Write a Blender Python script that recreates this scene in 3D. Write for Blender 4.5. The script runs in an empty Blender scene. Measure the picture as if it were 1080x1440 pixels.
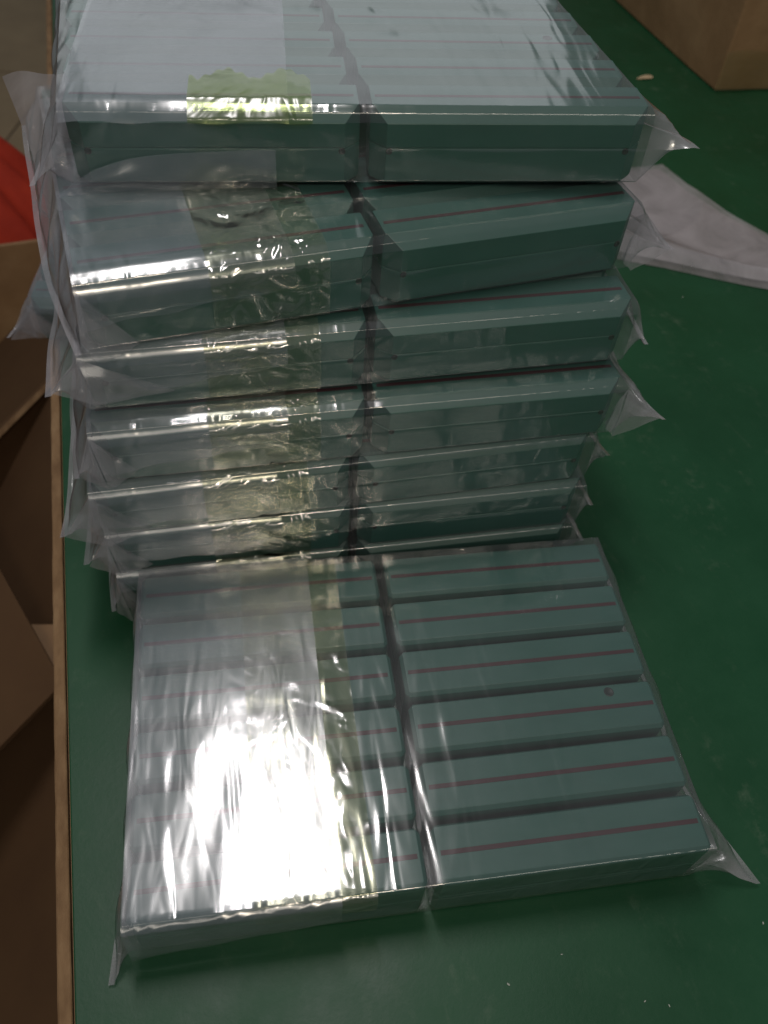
import bpy, bmesh, math, random
import numpy as np
from mathutils import Matrix, Vector
random.seed(4)
S = 0.14                      # metres per case length; all numbers below are in case lengths
scene = bpy.context.scene
COL = scene.collection
R = math.radians

# ---------------------------------------------------------------- camera
cam = bpy.data.cameras.new('camera')
cam_ob = bpy.data.objects.new('camera', cam); COL.objects.link(cam_ob)
r_ = Vector((0.99499161, 0.0765456, 0.0642843))
u_ = Vector((-0.09995849, 0.76193855, 0.63988901))
f_ = Vector((0, 0.64310996, -0.76577385))
m = Matrix((r_, u_, -f_)).transposed().to_4x4()
m.translation = Vector((0, 0, 3.2315 * S))
cam_ob.matrix_world = m
cam.sensor_fit = 'VERTICAL'; cam.sensor_height = 24
cam.lens = 24 * 1185.0 / 1440.0
cam.clip_start = 0.01; cam.clip_end = 50
cam.dof.use_dof = True; cam.dof.focus_distance = 3.0 * S; cam.dof.aperture_fstop = 7.0
scene.camera = cam_ob
scene.view_settings.view_transform = 'Standard'
scene.view_settings.look = 'None'
scene.view_settings.exposure = 0.25
scene.view_settings.gamma = 1.0
scene.cycles.transparent_max_bounces = 40
scene.cycles.max_bounces = 10
scene.cycles.caustics_reflective = False
scene.cycles.caustics_refractive = False

# ---------------------------------------------------------------- light: dim indoor air, ceiling lamps
w = bpy.data.worlds.new('World'); scene.world = w; w.use_nodes = True
w.node_tree.nodes['Background'].inputs[0].default_value = (0.56, 0.61, 0.61, 1)
w.node_tree.nodes['Background'].inputs[1].default_value = 0.18

def lamp(name, pos, target, sx, sy, power, col):
    l = bpy.data.lights.new(name, 'AREA'); l.shape = 'RECTANGLE'
    l.size = sx * S; l.size_y = sy * S; l.energy = power; l.color = col
    o = bpy.data.objects.new(name, l); COL.objects.link(o)
    o.location = Vector(pos) * S
    d = (Vector(target) - Vector(pos)) * S
    o.rotation_euler = d.to_track_quat('-Z', 'Y').to_euler()
    return o
lamp('ceiling_lamp', (-1.35, 4.7, 12.7), (-0.1, 1.0, 0), 1.0, 4.0, 8.6, (1.0, 0.95, 0.94))
lamp('rear_ceiling_lamp', (3.3, -8.0, 13.5), (0, 2.5, 1.0), 1.8, 2.2, 7.0, (1.0, 0.86, 0.68))
lamp('rear_ceiling_lights', (3.5, -9.0, 12.5), (0, 2.5, 1.0), 13, 5.0, 7.0, (1.0, 0.93, 0.82))
lamp('far_ceiling_lights', (-3.5, 26.0, 13.0), (0, 3.5, 2), 15, 8.0, 4.2, (0.93, 0.96, 1.0))

# ---------------------------------------------------------------- helpers
def tag(o, label=None, cat=None, group=None, kind=None):
    if label: o['label'] = label
    if cat: o['category'] = cat
    if group: o['group'] = group
    if kind: o['kind'] = kind
    return o
def mesh(name, verts, faces, mat, smooth=False):
    me = bpy.data.meshes.new(name)
    me.from_pydata([tuple(v) for v in (np.asarray(verts, dtype=float) * S)], [], faces)
    me.validate()
    me.materials.append(mat)
    if smooth: me.polygons.foreach_set('use_smooth', [True] * len(me.polygons))
    me.update()
    return me
def link(name, me, parent=None, mw=None, loc=None):
    o = bpy.data.objects.new(name, me); COL.objects.link(o)
    if parent: o.parent = parent
    if mw is not None: o.matrix_world = mw
    if loc is not None: o.location = Vector(loc) * S
    return o
def bevel(me, wd, seg=2, ang=25):
    bm = bmesh.new(); bm.from_mesh(me)
    bmesh.ops.recalc_face_normals(bm, faces=bm.faces)
    ed = [e for e in bm.edges if len(e.link_faces) == 2 and e.calc_face_angle(0) > R(ang)]
    bmesh.ops.bevel(bm, geom=ed, offset=wd * S, segments=seg, profile=0.6, affect='EDGES', clamp_overlap=True)
    bm.to_mesh(me); bm.free(); me.update()
    return me
def box_mesh(name, a, b, mat, bw=0):
    (x0, y0, z0), (x1, y1, z1) = a, b
    v = [(x0,y0,z0),(x1,y0,z0),(x1,y1,z0),(x0,y1,z0),(x0,y0,z1),(x1,y0,z1),(x1,y1,z1),(x0,y1,z1)]
    f = [(0,3,2,1),(4,5,6,7),(0,1,5,4),(1,2,6,5),(2,3,7,6),(3,0,4,7)]
    me = mesh(name, v, f, mat)
    if bw: bevel(me, bw, 2)
    return me

# ---------------------------------------------------------------- materials
def new_mat(name):
    mt = bpy.data.materials.new(name); mt.use_nodes = True
    nt = mt.node_tree; nt.nodes.clear()
    return mt, nt, nt.nodes.new('ShaderNodeOutputMaterial')
def N(nt, t, **k):
    n = nt.nodes.new(t)
    for a, b in k.items():
        if a.startswith('_'): setattr(n, a[1:], b)
        else: n.inputs[a.replace('__', ' ')].default_value = b
    return n
def coords(nt, scale=(1,1,1), rot=(0,0,0)):
    tc = N(nt, 'ShaderNodeTexCoord'); mp = N(nt, 'ShaderNodeMapping')
    mp.inputs['Scale'].default_value = tuple(s / S for s in scale)
    mp.inputs['Rotation'].default_value = rot
    nt.links.new(tc.outputs['Object'], mp.inputs['Vector'])
    return mp.outputs['Vector']
def noise(nt, vec, scale, detail=3, rough=0.5, dist=0):
    n = N(nt, 'ShaderNodeTexNoise'); n.inputs['Scale'].default_value = scale
    n.inputs['Detail'].default_value = detail; n.inputs['Roughness'].default_value = rough
    n.inputs['Distortion'].default_value = dist
    nt.links.new(vec, n.inputs['Vector']); return n.outputs['Fac']
def ramp(nt, fac, stops):
    r = N(nt, 'ShaderNodeValToRGB'); e = r.color_ramp.elements
    while len(e) < len(stops): e.new(0.5)
    for el, (p, c) in zip(e, stops):
        el.position = p; el.color = c if len(c) == 4 else (*c, 1)
    nt.links.new(fac, r.inputs['Fac']); return r.outputs['Color']
def bump(nt, h, strength, dist, normal=None):
    b = N(nt, 'ShaderNodeBump'); b.inputs['Strength'].default_value = strength
    b.inputs['Distance'].default_value = dist
    nt.links.new(h, b.inputs['Height'])
    if normal: nt.links.new(normal, b.inputs['Normal'])
    return b.outputs['Normal']
def principled(name, stops, scale, rough=0.5, bumpd=0.0002, detail=5, aniso=(1,1,1), spec=0.5, rstops=None):
    mt, nt, out = new_mat(name)
    p = N(nt, 'ShaderNodeBsdfPrincipled'); v = coords(nt, aniso)
    f = noise(nt, v, scale, detail, 0.6)
    nt.links.new(ramp(nt, f, stops), p.inputs['Base Color'])
    p.inputs['Roughness'].default_value = rough
    p.inputs['Specular IOR Level'].default_value = spec
    if rstops:
        g = noise(nt, v, scale * 0.6, 4, 0.6)
        nt.links.new(ramp(nt, g, rstops), p.inputs['Roughness'])
    f2 = noise(nt, v, scale * 6, 3, 0.6)
    nt.links.new(bump(nt, f2, 0.4, bumpd), p.inputs['Normal'])
    nt.links.new(p.outputs[0], out.inputs[0])
    return mt

M_case = principled('teal_moulded_plastic', [(0.25, (0.018, 0.084, 0.067)), (0.5, (0.026, 0.100, 0.082)), (0.75, (0.034, 0.114, 0.096))], 2.2, 0.42, 0.00006, detail=7, aniso=(1, 3, 3), rstops=[(0.3, (0.34,)*3), (0.7, (0.5,)*3)])
M_red = principled('red_gasket', [(0.3, (0.036, 0.005, 0.009)), (0.7, (0.050, 0.006, 0.012))], 8, 0.5, 0.00004)
M_hole = principled('dark_screw', [(0.3, (0.008, 0.012, 0.012)), (0.7, (0.02, 0.028, 0.028))], 20, 0.5, 0.0001)
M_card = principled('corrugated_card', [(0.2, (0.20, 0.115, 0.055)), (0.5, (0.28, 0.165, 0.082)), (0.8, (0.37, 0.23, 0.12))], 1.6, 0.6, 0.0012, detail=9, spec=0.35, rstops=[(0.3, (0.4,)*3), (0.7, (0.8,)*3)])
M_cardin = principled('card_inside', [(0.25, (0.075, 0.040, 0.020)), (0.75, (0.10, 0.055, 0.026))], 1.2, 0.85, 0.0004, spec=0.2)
M_edge = principled('raw_board_edge', [(0.3, (0.14, 0.08, 0.04)), (0.55, (0.22, 0.135, 0.07)), (0.8, (0.30, 0.20, 0.11))], 14, 0.8, 0.0008, aniso=(1, .35, 1), spec=0.2)
M_ink = principled('printed_ink', [(0.3, (0.02, 0.016, 0.012)), (0.7, (0.04, 0.03, 0.02))], 20, 0.7, 0.0001)
M_redcloth = principled('red_cloth', [(0.3, (0.36, 0.022, 0.008)), (0.7, (0.52, 0.040, 0.012))], 2, 0.8, 0.001)
M_floor = principled('tan_floor_tile', [(0.3, (0.27, 0.19, 0.11)), (0.7, (0.35, 0.25, 0.145))], 0.8, 0.6, 0.0004)
M_grout = principled('floor_grout', [(0.3, (0.08, 0.06, 0.04)), (0.7, (0.1, 0.075, 0.05))], 3, 0.9, 0.0004)
M_chip = principled('wood_chip', [(0.3, (0.45, 0.33, 0.20)), (0.7, (0.60, 0.46, 0.30))], 9, 0.8, 0.0003)
M_lint = principled('pale_lint', [(0.3, (0.28, 0.30, 0.27)), (0.7, (0.40, 0.42, 0.38))], 9, 0.8, 0.0003)

def make_mat_mat():
    mt, nt, out = new_mat('green_rubber_mat')
    p = N(nt, 'ShaderNodeBsdfPrincipled'); v = coords(nt)
    base = ramp(nt, noise(nt, v, 1.1, 6, 0.62), [(0.3, (0.005, 0.048, 0.018)), (0.7, (0.008, 0.066, 0.026))])
    smear = ramp(nt, noise(nt, coords(nt, (3.2, 1, 1), (0, 0, 0.5)), 1.6, 8, 0.72, 0.6), [(0.50, (0, 0, 0)), (0.70, (1, 1, 1))])
    fine = ramp(nt, noise(nt, v, 9, 8, 0.75), [(0.50, (0, 0, 0)), (0.72, (1, 1, 1))])
    mul = N(nt, 'ShaderNodeMath', _operation='MULTIPLY')
    nt.links.new(smear, mul.inputs[0]); nt.links.new(fine, mul.inputs[1])
    sc = N(nt, 'ShaderNodeMath', _operation='MULTIPLY'); sc.inputs[1].default_value = 0.4
    nt.links.new(mul.outputs[0], sc.inputs[0])
    mx = N(nt, 'ShaderNodeMixRGB'); mx.inputs[2].default_value = (0.16, 0.20, 0.15, 1)
    nt.links.new(sc.outputs[0], mx.inputs[0]); nt.links.new(base, mx.inputs[1])
    nt.links.new(mx.outputs[0], p.inputs['Base Color'])
    nt.links.new(ramp(nt, noise(nt, v, 2.2, 7, 0.7), [(0.3, (0.36,)*3), (0.7, (0.50,)*3)]), p.inputs['Roughness'])
    p.inputs['Specular IOR Level'].default_value = 0.36
    nt.links.new(bump(nt, noise(nt, v, 45, 4, 0.7), 0.35, 0.0002), p.inputs['Normal'])
    nt.links.new(p.outputs[0], out.inputs[0])
    return mt
M_mat = make_mat_mat()

def film_mat(name, tint, haze, hazecol, rough, bumps, ior=1.5, boost=1.0):
    """thin polythene: clear transmission, a little milky scatter and a glossy skin; bumps = (scale, stretch, detail, distance)"""
    mt, nt, out = new_mat(name)
    tr = N(nt, 'ShaderNodeBsdfTransparent'); tr.inputs[0].default_value = (*tint, 1)
    df = N(nt, 'ShaderNodeBsdfDiffuse'); df.inputs[0].default_value = (*hazecol, 1)
    tl = N(nt, 'ShaderNodeBsdfTranslucent'); tl.inputs[0].default_value = (*hazecol, 1)
    gl = N(nt, 'ShaderNodeBsdfGlossy'); gl.inputs['Roughness'].default_value = rough
    nrm = None
    for sc, st, det, dist, rot, distort in bumps:
        nrm = bump(nt, noise(nt, coords(nt, st, rot), sc, det, 0.5, distort), 1.0, dist * S, nrm)
    for n in (df, gl): nt.links.new(nrm, n.inputs['Normal'])
    # two-sided thin sheet: Schlick reflectance from |N.I| so that both faces of the film act alike
    ge = N(nt, 'ShaderNodeNewGeometry')
    dt = N(nt, 'ShaderNodeVectorMath', _operation='DOT_PRODUCT')
    nt.links.new(nrm, dt.inputs[0]); nt.links.new(ge.outputs['Incoming'], dt.inputs[1])
    def mth(op, a, b=None):
        q = N(nt, 'ShaderNodeMath', _operation=op); q.use_clamp = (op != 'ABSOLUTE')
        for i_, x in enumerate((a, b)):
            if x is None: continue
            if isinstance(x, (int, float)): q.inputs[i_].default_value = x
            else: nt.links.new(x, q.inputs[i_])
        return q.outputs[0]
    f0 = ((ior - 1) / (ior + 1)) ** 2 * 2
    sch = mth('ADD', mth('MULTIPLY', mth('POWER', mth('SUBTRACT', 1.0, mth('ABSOLUTE', dt.outputs['Value'])), 5.0), 1 - f0), f0)
    mh = N(nt, 'ShaderNodeMixShader'); mh.inputs[0].default_value = 0.4
    nt.links.new(df.outputs[0], mh.inputs[1]); nt.links.new(tl.outputs[0], mh.inputs[2])
    m1 = N(nt, 'ShaderNodeMixShader')
    # milky scatter is uneven over the sheet
    hz = N(nt, 'ShaderNodeMapRange'); hz.inputs['To Min'].default_value = haze * 0.65; hz.inputs['To Max'].default_value = haze * 1.4
    hz.inputs['From Min'].default_value = 0.3; hz.inputs['From Max'].default_value = 0.7
    nt.links.new(noise(nt, coords(nt), 2.6, 4, 0.6, 0.8), hz.inputs['Value'])
    nt.links.new(hz.outputs[0], m1.inputs[0])
    nt.links.new(tr.outputs[0], m1.inputs[1]); nt.links.new(mh.outputs[0], m1.inputs[2])
    mb = N(nt, 'ShaderNodeMath', _operation='MULTIPLY'); mb.inputs[1].default_value = boost; mb.use_clamp = True
    nt.links.new(sch, mb.inputs[0])
    m2 = N(nt, 'ShaderNodeMixShader')
    nt.links.new(mb.outputs[0], m2.inputs[0])
    nt.links.new(m1.outputs[0], m2.inputs[1]); nt.links.new(gl.outputs[0], m2.inputs[2])
    nt.links.new(m2.outputs[0], out.inputs[0])
    return mt
M_film = film_mat('clear_polythene', (0.97, 0.975, 0.98), 0.035, (0.80, 0.80, 0.86), 0.13,
                  [(1.6, (1.0, .45, 1), 1, .030, (0, 0, .2), .5), (7, (1.8, .3, 1), 1, .0045, (0, 0, -.15), .6)], boost=1.7)
M_ear = film_mat('clear_polythene_folded', (0.94, 0.94, 0.95), 0.19, (0.80, 0.77, 0.84), 0.18,
                  [(3, (1, 1, 1), 2, .02, (0, 0, .2), .6)], boost=1.4)
M_loose = film_mat('milky_loose_polythene', (0.93, 0.92, 0.93), 0.40, (0.80, 0.75, 0.80), 0.18,
                  [(1.5, (1, .6, 1), 1, .02, (0, 0, .4), .6)], boost=1.2)
M_flap = film_mat('milky_polythene', (0.93, 0.93, 0.94), 0.13, (0.66, 0.72, 0.88), 0.20,
                  [(1.4, (1.0, .6, 1), 1, .018, (0, 0, .1), 1.6), (6, (1.6, .5, 1), 1, .0016, (0, 0, -.3), 1.6)], boost=1.7)
M_tape = film_mat('yellowed_clear_tape', (0.93, 0.935, 0.82), 0.06, (0.76, 0.75, 0.58), 0.13,
                  [(3.5, (1, .8, 1), 2, .012, (0, 0, .4), 1.6), (10, (1, 1, 1), 1, .0018, (0, 0, 0), 1.0)], boost=1.1)

M_yellow = film_mat('yellowed_tape', (0.80, 0.88, 0.58), 0.04, (0.58, 0.62, 0.30), 0.24,
                  [(3.5, (1, .8, 1), 2, .02, (0, 0, .4), 1.6)], boost=1.2)
M_crinkle = film_mat('crinkled_clear_tape', (0.95, 0.96, 0.87), 0.03, (0.74, 0.74, 0.58), 0.12,
                  [(3.6, (1, .8, 1), 1, .07, (0, 0, .4), 1.8), (8, (1, 1, 1), 1, .012, (0, 0, 0), 1.8)], boost=1.5)

# ---------------------------------------------------------------- floor and table
FZ = -5.3
o = tag(link('floor', box_mesh('floor', (-40, -14, FZ - .3), (30, 50, FZ - .02), M_grout)), kind='structure')
tile_me = box_mesh('tile', (.015, .015, -.03), (4.25, 4.25, 0), M_floor, .01)
for i in range(-5, 4):
    for j in range(-1, 8):
        t = link('tile', tile_me, o, loc=(i * 4.28 + .4, j * 4.28 + 1.55, FZ))
# table edge runs through these points
E0, E1 = Vector((-0.84, 0.417)), Vector((-1.935, 3.632))
ed = (E1 - E0).normalized(); en = Vector((ed.y, -ed.x))          # en points onto the table
ang = math.atan2(ed.y, ed.x) - math.pi / 2
tbl = bpy.data.objects.new('work_table', None); COL.objects.link(tbl)
tbl.location = Vector((E0.x - .07 * en.x, E0.y - .07 * en.y, 0)) * S; tbl.rotation_euler = (0, 0, ang)
tag(tbl, 'work table covered with a green mat, raw board edge on the left', 'table')
link('tabletop', box_mesh('tabletop', (.07, -3, -.30), (13, 16, -.022), M_card), tbl)
link('mat', box_mesh('mat', (.075, -2.98, -.020), (12.98, 15.98, 0), M_mat, .006), tbl)
# ragged raw edge strip
n = 260; vs = []; fs = []
for i in range(n):
    y = -3 + 19 * i / (n - 1)
    j = random.uniform(-.0015, .0015)
    k = random.uniform(-.001, .001)
    vs += [(.022 + j, y, -.30), (.022 + j, y, .002 + k), (.028 + j, y, .006 + k), (.064 + k, y, .006 + k * .5), (.068 + k, y, .002), (.068, y, -.30)]
for i in range(n - 1):
    for q in range(5):
        a = i * 6 + q; fs.append((a, a + 1, a + 7, a + 6))
link('edge_strip', mesh('edge_strip', vs, fs, M_edge), tbl)
for lx, ly in ((.3, -2.6), (12.4, -2.6), (.3, 15.4), (12.4, 15.4)):
    link('leg', box_mesh('leg', (lx, ly, FZ), (lx + .35, ly + .35, -.3), M_edge, .02), tbl)

# ---------------------------------------------------------------- cases
PT, HC = 0.2311, 0.264            # row pitch, case height
G = 0.03; HW = 1 + G / 2          # gap between columns, half width of a pack
PH = 0.2721                       # level height in the stack
def ring(a, v0, v1, k, z, kb=None):
    kb = k if kb is None else kb
    return [(-a + k, v0, z), (a - k, v0, z), (a, v0 + k, z), (a, v1 - kb, z), (a - kb, v1, z), (-a + kb, v1, z), (-a, v1 - kb, z), (-a, v0 + k, z)]
def loft(name, rings, mat, bw):
    vs = [p for r in rings for p in r]; k = len(rings[0]); fs = [tuple(range(k - 1, -1, -1))]
    for i in range(len(rings) - 1):
        for j in range(k):
            a = i * k + j; b = i * k + (j + 1) % k
            fs.append((a, b, b + k, a + k))
    b = (len(rings) - 1) * k; fs.append(tuple(range(b, b + k)))
    me = mesh(name, vs, fs, mat)
    bevel(me, bw, 2, 20)
    return me
DP = PT - .005
mid = HC * .5
def case_mesh(cf, cb, ce, cut, DP=DP):
    a = .497
    return loft('body', [
        ring(a - .006, .006, DP - .006, cut * .8, 0.004),
        ring(a, 0, DP, cut, .012),
        ring(a, 0, DP, cut, mid - .005),
        ring(a - .004, .004, DP - .004, cut, mid - .003),
        ring(a - .004, .004, DP - .004, cut, mid + .001),
        ring(a, 0, DP, cut, mid + .003),
        ring(a, 0, DP, cut, HC - cf, .02),
        ring(a - ce, cf, DP - cb, .004, HC, .004)], M_case, .0025)
body_a = case_mesh(.046, .030, .004, .055)
DB = PT - .031
body_b = case_mesh(.014, .010, .014, .016, DB)
def stripe_mesh(x0, x1, DP=DP):
    return box_mesh('red_stripe', (x0, DP * .5 - .0085, HC - .004), (x1, DP * .5 + .0085, HC + .0012), M_red, .0008)
stripe_a = stripe_mesh(-.478, .478); stripe_b = stripe_mesh(-.474, .474, DB)
def disc_mesh(name, rad, depth, mat, axis):
    n = 20; vs = []; fs = []
    prof = [(rad * 1.25, 0), (rad * 1.15, .0016), (rad, .0016), (rad * .8, .0004), (0.0001, .0002)]
    for r0, h in prof:
        for i in range(n):
            a = 2 * math.pi * i / n
            p = (r0 * math.cos(a), r0 * math.sin(a), h)
            vs.append(p if axis == 'z' else (p[0], -p[2], p[1]))
    for q in range(len(prof) - 1):
        for i in range(n):
            a = q * n + i; b = q * n + (i + 1) % n
            fs.append((a, b, b + n, a + n))
    return mesh(name, vs, fs, mat, True)
screw_me = disc_mesh('screw', .0098, .002, M_hole, 'y')
button_me = disc_mesh('round_plug', .016, .002, M_hole, 'z')

ORD = ['front', 'second', 'third', 'fourth', 'fifth', 'rear']
# id: (x, y, yaw, z, tilt_u, phrase, body, left ear (u,v,w), right ear (u,v,w), rear ear offsets)
PACKS = [
 dict(k=0, x=.2901, y=.868, a=.2194, z=0, ry=0, ph='the bag lying in front of the stack', le=(-1.09, -.10, .012), re=(1.262, -.07, .02), lb=1.035, rb=1.07,
      bag='clear bag of twelve teal cases lying flat in front of the stack'),
 dict(k=1, x=-.1138, y=2.2605, a=.2564, z=0, ry=0, ph='the bottom bag of the stack', le=(-1.05, -.05, .05), re=(1.05, -.05, .20), lb=1.08, rb=1.06,
      bag='clear bag at the bottom of the stack, mostly hidden behind the front bag'),
 dict(k=2, x=-.1149, y=2.2675, a=.2599, z=1, ry=0.0, ph='the sixth bag from the stack top', le=(-1.10, -.05, .125), re=(1.035, -.05, .17), lb=1.1, rb=1.06,
      bag='clear bag sixth from the stack top, its left corner drooping lowest'),
 dict(k=3, x=-.1256, y=2.2719, a=.2900, z=2, ry=0, ph='the fifth bag from the stack top', le=(-1.135, -.05, .086), re=(1.06, -.05, .185), lb=1.1, rb=1.06,
      bag='clear bag fifth from the stack top with a long pointed left corner'),
 dict(k=4, x=-.0818, y=2.3025, a=.2747, z=3, ry=-.002, ph='the fourth bag from the stack top', le=(-1.075, -.05, .10), re=(1.20, -.05, .11), lb=1.1, rb=1.09,
      bag='clear bag fourth from the stack top with a wide pointed right corner'),
 dict(k=5, x=-.0980, y=2.4178, a=.2880, z=4, ry=.002, ph='the third bag from the stack top', le=(-1.125, -.05, .145), re=(1.065, -.05, .13), lb=1.12, rb=1.06,
      bag='clear bag third from the stack top with milky flap over its left half'),
 dict(k=6, x=-.0911, y=2.5344, a=.4040, z=5, ry=0, ph='the second bag from the stack top', le=(-1.04, -.07, .05), re=(1.165, -.05, .10), lb=1.1, rb=1.08,
      bag='clear bag second from the stack top, turned askew under the topmost bag'),
 dict(k=7, sh=-.12, x=-.190, y=2.8670, a=.1765, z=6, ry=.012, ph='the topmost bag of the stack', le=(-1.135, -.06, .02), re=(1.180, -.05, .152), lb=1.06, rb=1.09,
      bag='topmost clear bag on the stack with a yellowed tape strip'),
 dict(k=8, x=-1.08, y=3.85, a=.10, z=0, ry=0, ph='the bag behind the stack', le=(-1.095, -.17, .13), re=(1.06, -.05, .1), lb=1.06, rb=1.06,
      bag='clear bag behind the stack, corner overhanging the left table edge'),
]
def pack_matrix(p):
    lift = abs(p['ry']) * HW
    M = Matrix.Translation(Vector((p['x'], p['y'], p['z'] * PH + .003 + lift)) * S) @ Matrix.Rotation(p['a'], 4, 'Z')
    M = M @ Matrix.Rotation(-p['ry'], 4, 'Y')
    return M @ Matrix.Diagonal((.985, 1, 1.145, 1)) if p['k'] == 0 else M

made = {}
def add_case(p, col, row, front):
    M = pack_matrix(p)
    key = 'b' if front else 'a'
    jit = random.uniform(-.0012, .0012)
    L = Matrix.Translation(Vector((((-.5 - G / 2) if col == 0 else (.5 + G / 2)) + p.get('sh', 0) * row * PT, row * PT + jit, .001)) * S)
    L = L @ Matrix.Rotation(random.uniform(-.0015, .0015), 4, 'Z')
    if key not in made:
        root = bpy.data.objects.new('teal_case', None); COL.objects.link(root)
        kids = [('body', body_b if front else body_a, (0, 0, 0)), ('red_stripe', stripe_b if front else stripe_a, (0, 0, 0))]
        if not front:
            kids += [('screw', screw_me, (-.432, 0, HC * .46)), ('screw', screw_me, (.432, 0, HC * .46))]
        for nm, me, lc in kids: link(nm, me, root, loc=lc)
        made[key] = root
    else:
        src = made[key]; root = src.copy(); COL.objects.link(root)
        for ch in src.children:
            if ch.name.startswith('round_plug'): continue
            c = ch.copy(); COL.objects.link(c); c.parent = root
    root.matrix_world = M @ L
    c = 'left' if col == 0 else 'right'
    tag(root, 'teal case, %s column, %s row, in %s' % (c, ORD[row], p['ph']), 'case', 'teal cases packed in the clear bags')
    if col == 1 and row == 2 and p['k'] in (0, 7):
        pl = link('round_plug', button_me, root, loc=(.31, PT * .70, HC + .0005)); 
    return root
for p in PACKS:
    for row in range(6):
        for col in (0, 1):
            add_case(p, col, row, p['k'] == 0)

# ---------------------------------------------------------------- bags
class Wr:
    """smooth directional wrinkle field, vectorised"""
    def __init__(s, seed):
        g = np.random.RandomState(seed)
        s.t = [(g.uniform(-1, 1), g.uniform(-1, 1), g.uniform(0, 6.28), g.uniform(.5, 1)) for _ in range(14)]
    def f(s, x, y, sc):
        o = np.zeros_like(x); 
        for a, b, ph, am in s.t: o = o + am * np.sin(sc * (a * x + b * y) * 3 + ph + 1.2 * np.sin(sc * (b * x - a * y) * 1.7 + ph))
        return o / 5.0
    def ridge(s, x, y, sc):
        q = s.f(x, y, sc); return np.maximum(0, 1 - np.abs(q) * 2.2) ** 2
def grid_faces(n, m, wrap=False):
    fs = []
    for i in range(n - 1):
        for j in range(m if wrap else m - 1):
            a = i * m + j; b = i * m + (j + 1) % m
            fs.append((a, b, b + m, a + m))
    return fs

D = 6 * PT
TOP = HC + .0035
def loop_pts(front_e, top, n=260, cf=.040):
    """closed section around front, top, back, bottom starting at the middle of the front; returns v,w,nv,nw,t"""
    v0, v1, w0, w1 = -front_e, D + .006, .001, top
    P = [(v0, (w0 + w1) / 2), (v0, w1 - cf), (v0 + cf * .25, w1 - cf * .3), (v0 + cf, w1), (v1 - .015, w1), (v1, w1 - .015), (v1, (w0 + w1) / 2)]
    Q = [(v1, w0 + .012), (v1 - .012, w0), (v0 + .012, w0), (v0, w0 + .012)]
    pts = P + Q
    seg = []
    for i in range(len(pts)):
        a = np.array(pts[i]); b = np.array(pts[(i + 1) % len(pts)]); seg.append((a, b, np.linalg.norm(b - a)))
    tot = sum(s[2] for s in seg)
    V = []; tops = []; 
    tl = sum(s[2] for s in seg[:6])
    ds = [tot * i / n for i in range(n)]; acc = 0
    for a, b, l in seg:                                           # tight folds: two close samples at each corner
        ds += [acc + .0012, acc + l - .0012]; acc += l
    for d in sorted(ds):
        acc = 0
        for a, b, l in seg:
            if d <= acc + l + 1e-9:
                q = a + (b - a) * ((d - acc) / l); dr = (b - a) / l; break
            acc += l
        t = d / tl if d <= tl else 1 - (d - tl) / (tot - tl)
        V.append((q[0], q[1], -dr[1] if False else -dr[1], dr[0], t))
    A = np.array(V)
    # outward normal of a clockwise (front-up-back) walk: (-dw, dv)
    return A

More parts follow.
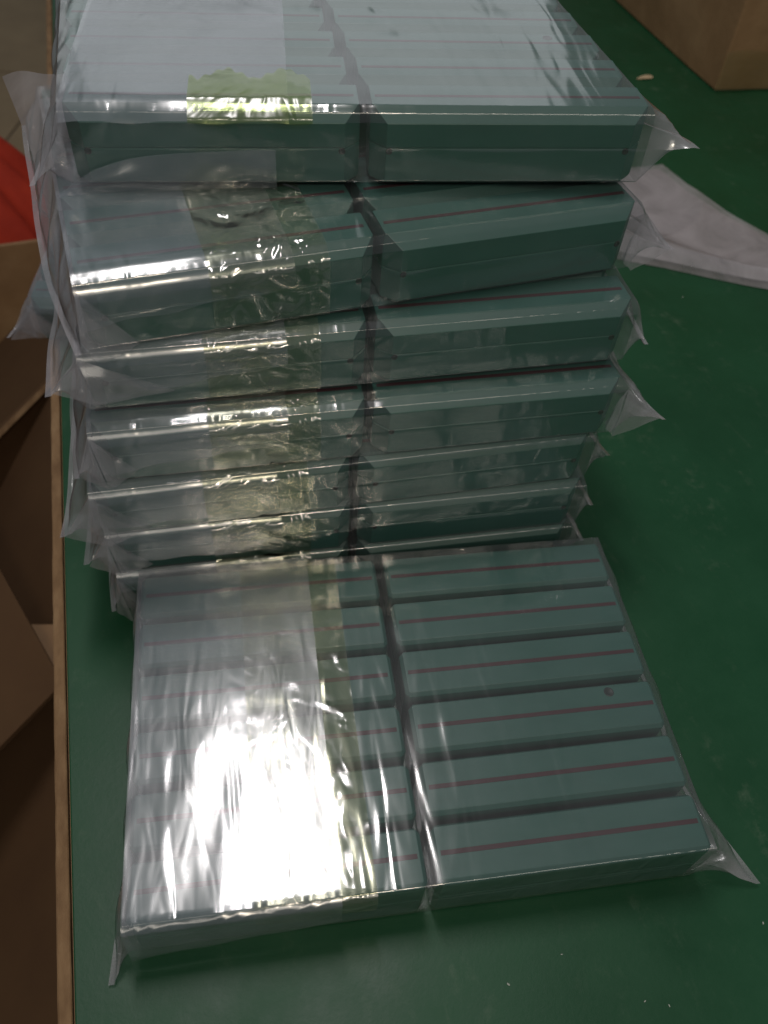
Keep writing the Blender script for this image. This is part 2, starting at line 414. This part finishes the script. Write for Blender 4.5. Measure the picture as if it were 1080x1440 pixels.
def bag(p):
    k = p['k']; W = Wr(100 + k); M = pack_matrix(p)
    root = bpy.data.objects.new('plastic_bag', None); COL.objects.link(root); root.matrix_world = M
    tag(root, p['bag'], 'plastic bag', 'clear bags holding the teal cases')
    A = loop_pts(.006, TOP, cf=.007 if k == 0 else .040)
    v, ww, nv, nw, t = A.T; n = len(v)
    NU = 300
    us = np.linspace(-HW - .006, HW + .006, NU)
    U, Vv = np.meshgrid(us, v, indexing='ij'); Wm = np.tile(ww, (NU, 1)); NV = np.tile(nv, (NU, 1)); NW = np.tile(nw, (NU, 1))
    s = np.arange(n) / n * 5; SS = np.tile(s, (NU, 1))
    free = k in (0, 7)
    amp = np.where(Wm > TOP - .001, .006 if free else .0022, np.where(Wm < .004, 0, .004))
    # the film bridges the front bevel unevenly
    bev = np.exp(-((Vv - .015) / .04) ** 2) * np.exp(-((Wm - TOP + .02) / .04) ** 2)
    amp = amp + bev * (.001 if k == 0 else .006) * np.clip(.5 + .6 * W.f(U * 1.6, U * 0, 1.7), 0, 1.3)
    h = np.clip(.5 + .5 * W.f(U, SS * 1.0, .9), 0, 1) * .6 + W.ridge(U * 1.4, SS * .5, 1.6) * .3
    groove = .5 - .5 * np.cos(2 * math.pi * Vv / PT)             # taut above the rows, slack in the grooves
    h = h * (1 if k not in (0, 7) else (.55 + .45 * groove))
    # pulled tight at the column gap: a small valley
    valley = np.exp(-(U / .035) ** 2)
    off = amp * h - valley * .0015 * (Wm > .02)
    X = U + p.get('sh', 0) * np.clip(Vv, 0, 2); Y = Vv + NV * off; Z = Wm + NW * off
    vs = np.stack([X, Y, Z], -1).reshape(-1, 3)
    fs = grid_faces(NU, n, True)
    link('film', mesh('film', vs, fs, M_film, True), root)
    # folded ends: the tube closes to a flat welded seam with a loose ear at the front corner
    for side in (-1, 1):
        tip = p['le'] if side < 0 else p['re']; ub = (p['lb'] if side < 0 else p['rb'])
        row0 = np.stack([X[0 if side < 0 else -1], Y[0 if side < 0 else -1], Z[0 if side < 0 else -1]], -1)
        NK = 30; rows = []
        q = t
        seam_u = abs(tip[0]) + (ub - abs(tip[0])) * (1 - (1 - np.clip(q * 3.0, 0, 1)) ** 1.6)
        seam_v = tip[1] + (D + .06 - tip[1]) * q
        seam_w = tip[2] + (.10 - tip[2]) * np.clip(q * 2.5, 0, 1) + .015 * np.sin(q * 17 + k)
        seam = np.stack([side * seam_u + p.get('sh', 0) * np.clip(seam_v, 0, 2), seam_v, np.maximum(seam_w, .006)], -1)
        for i in range(NK):
            a = i / (NK - 1)
            base = row0 * (1 - a) + seam * a
            e = a * (1 - a) * 4
            cr = np.abs(((q * 6 + a * .7 + k * .31) % 1) - .5) * 2 - .5
            base = base + np.stack([side * e * (.012 + .022 * cr), e * .006 * W.f(q * 5, q * 0 + a, 3), e * .016 * cr], -1)
            base[:, 2] = np.maximum(base[:, 2], .002)
            rows.append(base)
        # welded hem beyond the seam
        for i in range(1, 4):
            rows.append(seam + np.array([side * .007 * i, 0, -.001 * i]) + np.stack([0 * q, 0 * q, 0 * q], -1))
        vs = np.concatenate(rows); 
        vs[:, 2] = np.maximum(vs[:, 2], .002)
        link('folded_end', mesh('folded_end', vs, grid_faces(len(rows), n, True), M_ear, True), root)
    return root, W

def drape(p, root, W, name, u0, u1, mat, off, hang_l, hang_r, back, edge=0, nu=120, bulge=.02, amp=.006, puck=0, slack=1, seed=0, lean=0.0, rag=0.0):
    """sheet lying over the top of a pack and hanging down its front by hang (in case lengths)"""
    tops = TOP + off + (.010 if p['k'] in (0, 7) else .0026)
    us = np.linspace(u0, u1, nu); ns = 150
    vs = []
    L0 = back
    cf = .008 if p['k'] == 0 else .042; v0 = -.010 - off - .010
    rr = Wr(500 + seed + p['k'])
    for iu, u in enumerate(us):
        a = iu / (nu - 1)
        L0 = back - rag * (1 - abs(2 * ((a * 2.1 + .35) % 1) - 1)) + rag * .12 * math.sin(a * 61)
        hang = hang_l + (hang_r - hang_l) * (a ** .8)
        hang = hang + .006 * math.sin(u * 23 + p['k'])
        # walk: from the back along the top, over the front chamfer, down
        l1 = L0 - cf; l2 = cf * 1.414; tot = l1 + l2 + max(hang - cf, 0.0)
        for j in range(ns):
            d = tot * (j / (ns - 1)) ** .85
            if d < l1: y, z, ny, nz = L0 - d, tops, 0, 1
            elif d < l1 + l2:
                q = (d - l1) / l2; y = cf - q * (cf - v0); z = tops - q * cf; ny, nz = -.7, .7
            else:
                y = v0; z = tops - cf - (d - l1 - l2); ny, nz = -1, 0
            vs.append((u, y, z, ny, nz, d, max(0, d - l1 - l2)))
    A = np.array(vs)
    B = A.reshape(nu, ns, 7)
    for _ in range(0 if p['k'] == 0 else 13):
        B[:, 1:-1, 1:5] = (B[:, :-2, 1:5] + 2 * B[:, 1:-1, 1:5] + B[:, 2:, 1:5]) / 4
    A = B.reshape(-1, 7)
    U, Y, Z, NY, NZ, Dd, F = A.T
    ue = U + .01 * np.sin(Dd * 9 + seed) * ((U > u1 - .02) * edge)
    h = np.clip(.5 + .5 * rr.f(U, Dd, 1.0), 0, 1) * slack + rr.ridge(U * 1.4, Dd * .6, 1.6) * .4
    am = np.where(NZ > .99, amp if p['k'] in (0, 7) else .0008, amp)
    bev = np.exp(-((Y - .01) / .04) ** 2) * (NZ > -.5) * (F < .03)
    am = am + bev * (.001 if p['k'] == 0 else .011) * np.clip(.5 + .6 * rr.f(U * 1.6, U * 0 + 2, 1.5), 0, 1.3)
    o = am * h + puck * rr.ridge(U * 2.2, Dd * 2.0, 5.0) * np.where(NZ > .99, .4 if p['k'] in (0, 7) else .05, 1)
    o = o + bulge * np.clip(F * 6, 0, 1) * (1 - (U - u0) / (u1 - u0)) ** 1.2 + lean * F
    pts = np.stack([ue, Y + NY * o, np.maximum(Z + NZ * o, .004)], -1)
    link(name, mesh(name, pts, grid_faces(nu, ns), mat, True), root)

def corner_ear(p, root, side, tip, cx, cz, seed):
    """loose film pulled out into a point at a front corner: two facets meeting in a crease"""
    Wq = Wr(900 + seed)
    A = np.array([side * (HW + .004), -.020, TOP - .012]); T = np.array(tip, dtype=float)
    Mq = np.array([side * (HW - .035), -.085, max(tip[2] - .045, .012)])
    C = np.array([side * (HW - cx), -.022, cz])
    B = np.array([side * (HW + .02), .16, .10])
    for (P0, P1, P2, bul) in ((A, T, Mq, .012), (A, Mq, C, .02), (A, B, T, .01)):
        n = 18; vs = []; idx = {}
        nr = np.cross(P1 - P0, P2 - P0); nr = nr / (np.linalg.norm(nr) + 1e-9)
        if nr[1] > 0: nr = -nr
        for i in range(n + 1):
            for j in range(n + 1 - i):
                a, b = i / n, j / n; c = 1 - a - b
                q = P0 * c + P1 * a + P2 * b
                e = (a * b + b * c + a * c) * 3
                q = q + nr * e * bul * (.4 + .9 * float(Wq.f(np.array([a * 1.1]), np.array([b * 1.1]), 2.0)[0]))
                q[2] = max(q[2], .003)
                idx[i, j] = len(vs); vs.append(q)
        fs = []
        for i in range(n):
            for j in range(n - i):
                fs.append((idx[i, j], idx[i + 1, j], idx[i, j + 1]))
                if j < n - i - 1: fs.append((idx[i + 1, j], idx[i + 1, j + 1], idx[i, j + 1]))
        link('corner_ear', mesh('corner_ear', vs, fs, M_ear, True), root)
EARS = {1: (.10, .05), 2: (.16, .06), 3: (.20, .05), 4: (.14, .07), 5: (.30, .08), 6: (.16, .02), 8: (.2, .05)}
FL, TL, TR = -.315, -.60, -.195
HANG = {0: (.21, .16), 1: (.1, .1), 2: (.15, .20), 3: (.18, .20), 4: (.20, .13), 5: (.21, .12), 6: (.16, .12), 7: (.05, .05), 8: (.2, .2)}
for p in PACKS:
    root, W = bag(p)
    hl, hr = HANG[p['k']]
    if p['k'] in EARS: corner_ear(p, root, -1, p['le'], EARS[p['k']][0], EARS[p['k']][1], p['k'])
    if p['k'] in (4, 6): corner_ear(p, root, 1, p['re'], .05, .08, 20 + p['k'])
    k = p['k']
    if k not in (7,):
        drape(p, root, W, 'flap', -HW - .006, FL, M_flap, .012 if k == 0 else .004, hl, hr, D - .02 if k == 0 else D * .9, nu=130, seed=1, amp=.004)
        drape(p, root, W, 'tape', TL, TR, M_tape if k == 0 else M_crinkle, .004 if k == 0 else .006, .245 if k else .10, .245 if k else .10, D - .03 if k == 0 else D * .5, nu=110, seed=2, amp=.004, puck=.0025, bulge=0)
    else:
        drape(p, root, W, 'flap', -HW - .003, FL + .05, M_flap, .003, .045, .045, D - .05, nu=110, seed=5, amp=.006, bulge=0)
        drape(p, root, W, 'tape', TL, TR + .01, M_yellow, .008, .055, .05, .27, rag=.09,  nu=110, seed=2, amp=.003, puck=.002, bulge=0)
        # milky sheet over the left of the top and the flap folded up from below over the face
        nu, ns = 90, 40; vs = []
        for i in range(nu):
            a = i / (nu - 1); u = -HW - .02 + (FL + HW + .02) * a
            wt = .005 + .135 * (1 - math.exp(-4.2 * max(a - .0, 0)))
            for j in range(ns):
                b = j / (ns - 1)
                z = -.004 + (wt + .004) * b
                y = -.022 - .05 * (1 - a) ** 2 * (1 - b) - .01 * math.sin(3.14 * b) + .004 * math.sin(9 * a + 5 * b)
                vs.append((u - .04 * (1 - a) ** 6 * (1 - b), y, z))
        link('flap', mesh('flap', vs, grid_faces(nu, ns), M_flap, True), root)
        # open mouth of the bag hanging down at the left end
        nu, ns = 30, 80; vs = []
        for i in range(nu):
            a = i / (nu - 1)
            for j in range(ns):
                b = j / (ns - 1)
                w_ = .235 - .95 * b
                ul = -1.25 + .06 * math.sin(b * 3.1) * .6 - .03 * b
                ur = -1.03 - .235 * b ** 1.3
                u = ul + (ur - ul) * a
                vs.append((u, .30 + .03 * math.sin(a * 5 + b * 4) + .05 * a - .1 * b * a, w_ + .004 * math.sin(a * 9)))
        link('bag_mouth', mesh('bag_mouth', vs, grid_faces(nu, ns), M_loose, True), root)

# ---------------------------------------------------------------- empty bag lying on the mat at the right
def flat_bag():
    root = bpy.data.objects.new('empty_bag', None); COL.objects.link(root)
    tag(root, 'empty clear bag lying crumpled on the green mat right of the stack', 'plastic bag')
    C = [(1.25, 6.05), (1.90, 6.52), (2.10, 6.15), (2.75, 5.55), (2.62, 5.02), (2.15, 5.03), (1.45, 5.15)]
    # two-rail sheet between the far and the near outline
    far = [(1.15, 5.95), (1.55, 6.42), (1.90, 6.50), (2.05, 6.22), (2.30, 5.90), (2.60, 5.62), (2.85, 5.40)]
    near = [(1.10, 5.25), (1.45, 5.17), (1.75, 5.12), (2.02, 5.06), (2.28, 5.01), (2.50, 4.98), (2.80, 5.02)]
    def rail(P, a):
        x = a * (len(P) - 1); i = min(int(x), len(P) - 2); q = x - i
        return tuple(P[i][c] * (1 - q) + P[i + 1][c] * q for c in (0, 1))
    Wq = Wr(77)
    for layer in (0, 1):
        nu, ns = 120, 70; vs = []
        for i in range(nu):
            a = i / (nu - 1); f = rail(far, a); nn = rail(near, a)
            for j in range(ns):
                b = j / (ns - 1)
                x = nn[0] * (1 - b) + f[0] * b; y = nn[1] * (1 - b) + f[1] * b
                vs.append((x, y, b))
        A = np.array(vs); b = A[:, 2]
        z = .012 + layer * (.02 + .09 * np.exp(-((b - .10) / .10) ** 2) + .05 * np.clip(Wq.f(A[:, 0], A[:, 1], .8), -.4, 1) * np.sin(b * math.pi) ** .5 + .03 * Wq.ridge(A[:, 0], A[:, 1], 1.2))
        pts = np.stack([A[:, 0], A[:, 1], np.maximum(z, .006)], -1)
        link('film', mesh('film', pts, grid_faces(nu, ns), M_loose, True), root)
flat_bag()

# ---------------------------------------------------------------- closed carton far right
cr = bpy.data.objects.new('carton', None); COL.objects.link(cr)
cr.location = Vector((2.60, 8.07, 0)) * S
cr.rotation_euler = (0, 0, math.atan2(8.223 - 8.053, 3.131 - 2.575))
tag(cr, 'closed brown cardboard carton standing on the mat at the top right', 'carton')
yaw = cr.rotation_euler[2]
n1 = (Vector((1.869, 10.124)) - Vector((2.575, 8.053))); lenL = 4.2
a2 = math.atan2(n1.y, n1.x) - yaw
def cartonbody():
    bm = bmesh.new()
    ex = Vector((math.cos(a2), math.sin(a2)))
    base = [Vector((0, 0)), Vector((5.0, 0)), Vector((5.0, 0)) + ex * lenL, ex * lenL]
    nn = 8; vs = []; fs = []
    # walls subdivided so they can bow a little
    ring_ = []
    for i in range(4):
        a, b = base[i], base[(i + 1) % 4]
        for j in range(nn): ring_.append((a.lerp(b, j / nn), i, j / nn))
    ctr = sum(base, Vector((0, 0))) / 4
    for zi in range(9):
        z = 3.0 * zi / 8
        for q, i, fr in ring_:
            bow = .05 * math.sin(math.pi * fr) * math.sin(math.pi * zi / 8)
            d = (q - ctr).normalized()
            # crushed, slightly rounded vertical corner
            cr_ = -.02 * (1 if fr == 0 else 0)
            vs.append((q.x + d.x * (bow + cr_), q.y + d.y * (bow + cr_), z + .004))
    m = len(ring_)
    fs = grid_faces(9, m, True) + [tuple(range(m - 1, -1, -1)), tuple(range(8 * m, 9 * m))]
    return mesh('body', vs, fs, M_card)
bodym = cartonbody(); bevel(bodym, .015, 2, 30)
link('body', bodym, cr)
# packing tape strip along the near lower edge and over the corner
def film_strip(pts, nrm, wd, name, mat, parent):
    vs = []; 
    for p_, d in pts: vs += [p_, (p_[0] + d[0], p_[1] + d[1], p_[2] + d[2])]
    fs = [(2 * i, 2 * i + 1, 2 * i + 3, 2 * i + 2) for i in range(len(pts) - 1)]
    return link(name, mesh(name, vs, fs, mat), parent)
ex = Vector((math.cos(a2), math.sin(a2)))
pts = []
for i in range(60):
    a = i / 59
    x = -.02 + 2.6 * a
    pts.append(((x, -.024 - .05 * math.sin(math.pi * min(x / 5, 1)) - .012 * math.sin(a * 31), .02), (0, -.02, .34 + .02 * math.sin(a * 23))))
film_strip(pts, None, 0, 'packing_tape', M_tape, cr)
# printed round stamp on the left wall
def stamp():
    c = ex * 1.15; nrm = Vector((-ex.y, ex.x)); nrm = nrm if nrm.dot(Vector((-1, -.3))) > 0 else -nrm
    root = None
    for r0, r1 in ((.30, .25), (.20, .0)):
        n = 40; vs = []; fs = []
        for i in range(n):
            a = 2 * math.pi * i / n
            for r in (r0, max(r1, .02)):
                if r1 == 0: r = r * (1 + .25 * math.sin(5 * a)) if r == r0 else r
                q = c + ex * (r * math.cos(a)) + nrm * .062
                vs.append((q.x, q.y, .92 + r * math.sin(a)))
        fs = [(2 * i, 2 * i + 1, (2 * i + 3) % (2 * n), (2 * i + 2) % (2 * n)) for i in range(n)]
        link('printed_mark', mesh('printed_mark', vs, fs, M_ink), cr)
stamp()

# ---------------------------------------------------------------- open carton on the floor at the left
oc = bpy.data.objects.new('open_carton', None); COL.objects.link(oc)
oc.location = Vector((-3.9, 3.2, FZ)) * S; oc.rotation_euler = (0, 0, ang + .02)
tag(oc, 'open brown cardboard carton on the floor beside the table, flaps up', 'carton')
cw, cd, chh = 1.75, 3.6, 3.3
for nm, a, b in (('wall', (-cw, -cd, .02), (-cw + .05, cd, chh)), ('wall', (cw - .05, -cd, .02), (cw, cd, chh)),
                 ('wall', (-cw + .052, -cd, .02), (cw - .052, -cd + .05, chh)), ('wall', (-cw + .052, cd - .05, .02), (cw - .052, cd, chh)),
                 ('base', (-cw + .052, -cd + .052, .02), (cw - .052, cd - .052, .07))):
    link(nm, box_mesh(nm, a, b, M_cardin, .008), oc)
def flap(verts, name='flap', mat=M_card):
    v = [Vector(q) for q in verts]; nr = (v[1] - v[0]).cross(v[2] - v[0]).normalized() * .045
    vs = v + [q + nr for q in v]; k = len(v)
    fs = [tuple(range(k - 1, -1, -1)), tuple(range(k, 2 * k))] + [(i, (i + 1) % k, (i + 1) % k + k, i + k) for i in range(k)]
    return link(name, bevel(mesh(name, vs, fs, mat), .006), oc)
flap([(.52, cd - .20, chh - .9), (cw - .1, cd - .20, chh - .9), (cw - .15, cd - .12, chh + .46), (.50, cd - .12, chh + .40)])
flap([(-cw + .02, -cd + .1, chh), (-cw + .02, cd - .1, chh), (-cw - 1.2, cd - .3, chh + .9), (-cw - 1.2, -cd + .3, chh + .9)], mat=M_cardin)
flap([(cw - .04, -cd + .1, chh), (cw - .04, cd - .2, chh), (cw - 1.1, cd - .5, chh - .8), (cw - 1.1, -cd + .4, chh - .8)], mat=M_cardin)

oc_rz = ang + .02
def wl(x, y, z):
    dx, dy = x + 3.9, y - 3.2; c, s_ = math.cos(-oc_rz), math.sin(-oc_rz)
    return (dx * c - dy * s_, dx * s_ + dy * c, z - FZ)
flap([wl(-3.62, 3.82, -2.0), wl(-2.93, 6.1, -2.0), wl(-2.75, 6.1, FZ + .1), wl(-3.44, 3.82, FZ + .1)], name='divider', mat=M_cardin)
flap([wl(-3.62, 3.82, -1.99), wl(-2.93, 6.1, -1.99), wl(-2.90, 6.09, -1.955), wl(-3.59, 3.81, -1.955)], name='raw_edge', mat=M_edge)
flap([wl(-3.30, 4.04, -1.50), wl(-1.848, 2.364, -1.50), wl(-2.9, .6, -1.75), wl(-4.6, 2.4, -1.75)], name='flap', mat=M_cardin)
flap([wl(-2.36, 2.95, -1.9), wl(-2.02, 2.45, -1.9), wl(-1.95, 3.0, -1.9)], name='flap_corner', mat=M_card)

# red cloth heap behind the carton's far flap
def cloth():
    Wq = Wr(31); nu, ns = 70, 50; vs = []
    for i in range(nu):
        a = 2 * math.pi * i / nu
        for j in range(ns):
            b = j / (ns - 1)
            th = b * math.pi * .5
            r = math.cos(th)
            x, y, z = r * math.cos(a), r * math.sin(a), math.sin(th)
            f = 1 + .16 * float(Wq.f(np.array([a * 1.0]), np.array([b * 2.2]), 1.3)[0]) * (1 - b) + .07 * math.sin(a * 13 + b * 5) + .03 * math.sin(a * 29 - b * 7)
            vs.append((x * 1.5 * f, y * 1.2 * f, z * 1.9 * (1 + .12 * math.sin(x * 4 + 1) + .05 * math.sin(a * 5))))
    idx = []
    for i in range(nu):
        for j in range(ns - 1):
            a_ = i * ns + j; b_ = ((i + 1) % nu) * ns + j
            idx.append((a_, b_, b_ + 1, a_ + 1))
    o = link('red_cloth', mesh('red_cloth', vs, idx, M_redcloth, True))
    o.location = Vector((-5.35, 8.6, FZ + 2.0)) * S
    return tag(o, 'bright red cloth heaped beyond the open carton at the left', 'cloth')
cloth()
# box the cloth lies on
sb = link('floor_carton', box_mesh('floor_carton', (-7.9, 7.2, FZ + .001), (-4.2, 10.2, FZ + 2.0), M_card, .02))
tag(sb, 'closed brown carton on the floor under the red cloth', 'carton')

# ---------------------------------------------------------------- crumbs and specks on the mat
def crumb(name, x, y, sx, sy, rz, mat, label, cat, group=None, pointed=False):
    bm = bmesh.new(); bmesh.ops.create_icosphere(bm, subdivisions=2, radius=1)
    for v in bm.verts:
        v.co *= 1 + random.uniform(-.22, .22)
        if pointed: v.co.y *= (1 - v.co.x) * .6 + .05
        v.co.x *= sx * S; v.co.y *= sy * S; v.co.z = (v.co.z * .3 * min(sx, sy) + .3 * min(sx, sy)) * S
    me = bpy.data.meshes.new(name); bm.to_mesh(me); bm.free(); me.materials.append(mat)
    o = bpy.data.objects.new(name, me); COL.objects.link(o)
    o.location = Vector((x, y, .0005)) * S; o.rotation_euler = (0, 0, rz)
    tag(o, label, cat, group)
crumb('wood_chip', 1.975, 8.2, .085, .045, 3.7, M_chip, 'pale pointed wood chip on the mat near the closed carton', 'wood chip', pointed=True)
for i, (x, y, z_, lab) in enumerate([
        (.882, 2.681, .012, 'tiny pale speck of lint beside the bottom right corner of the stack'),
        (1.529, .942, .012, 'tiny pale speck of lint below the front bag\'s right ear'),
        (.588, .659, .014, 'pale bit of lint on the mat below the middle of the front bag'),
        (1.059, .649, .010, 'left one of two lint specks near the lower right of the photo'),
        (1.142, .643, .010, 'right one of two lint specks near the lower right of the photo'),
        (.779, .77, .009, 'tiny lint speck just below the front bag\'s right half'),
        (1.823, 4.817, .014, 'small speck on the mat just below the empty bag')]):
    crumb('lint_speck', x, y, z_ * .45, z_ * .2, i * 1.3, M_lint, lab, 'lint', 'specks of lint on the mat')
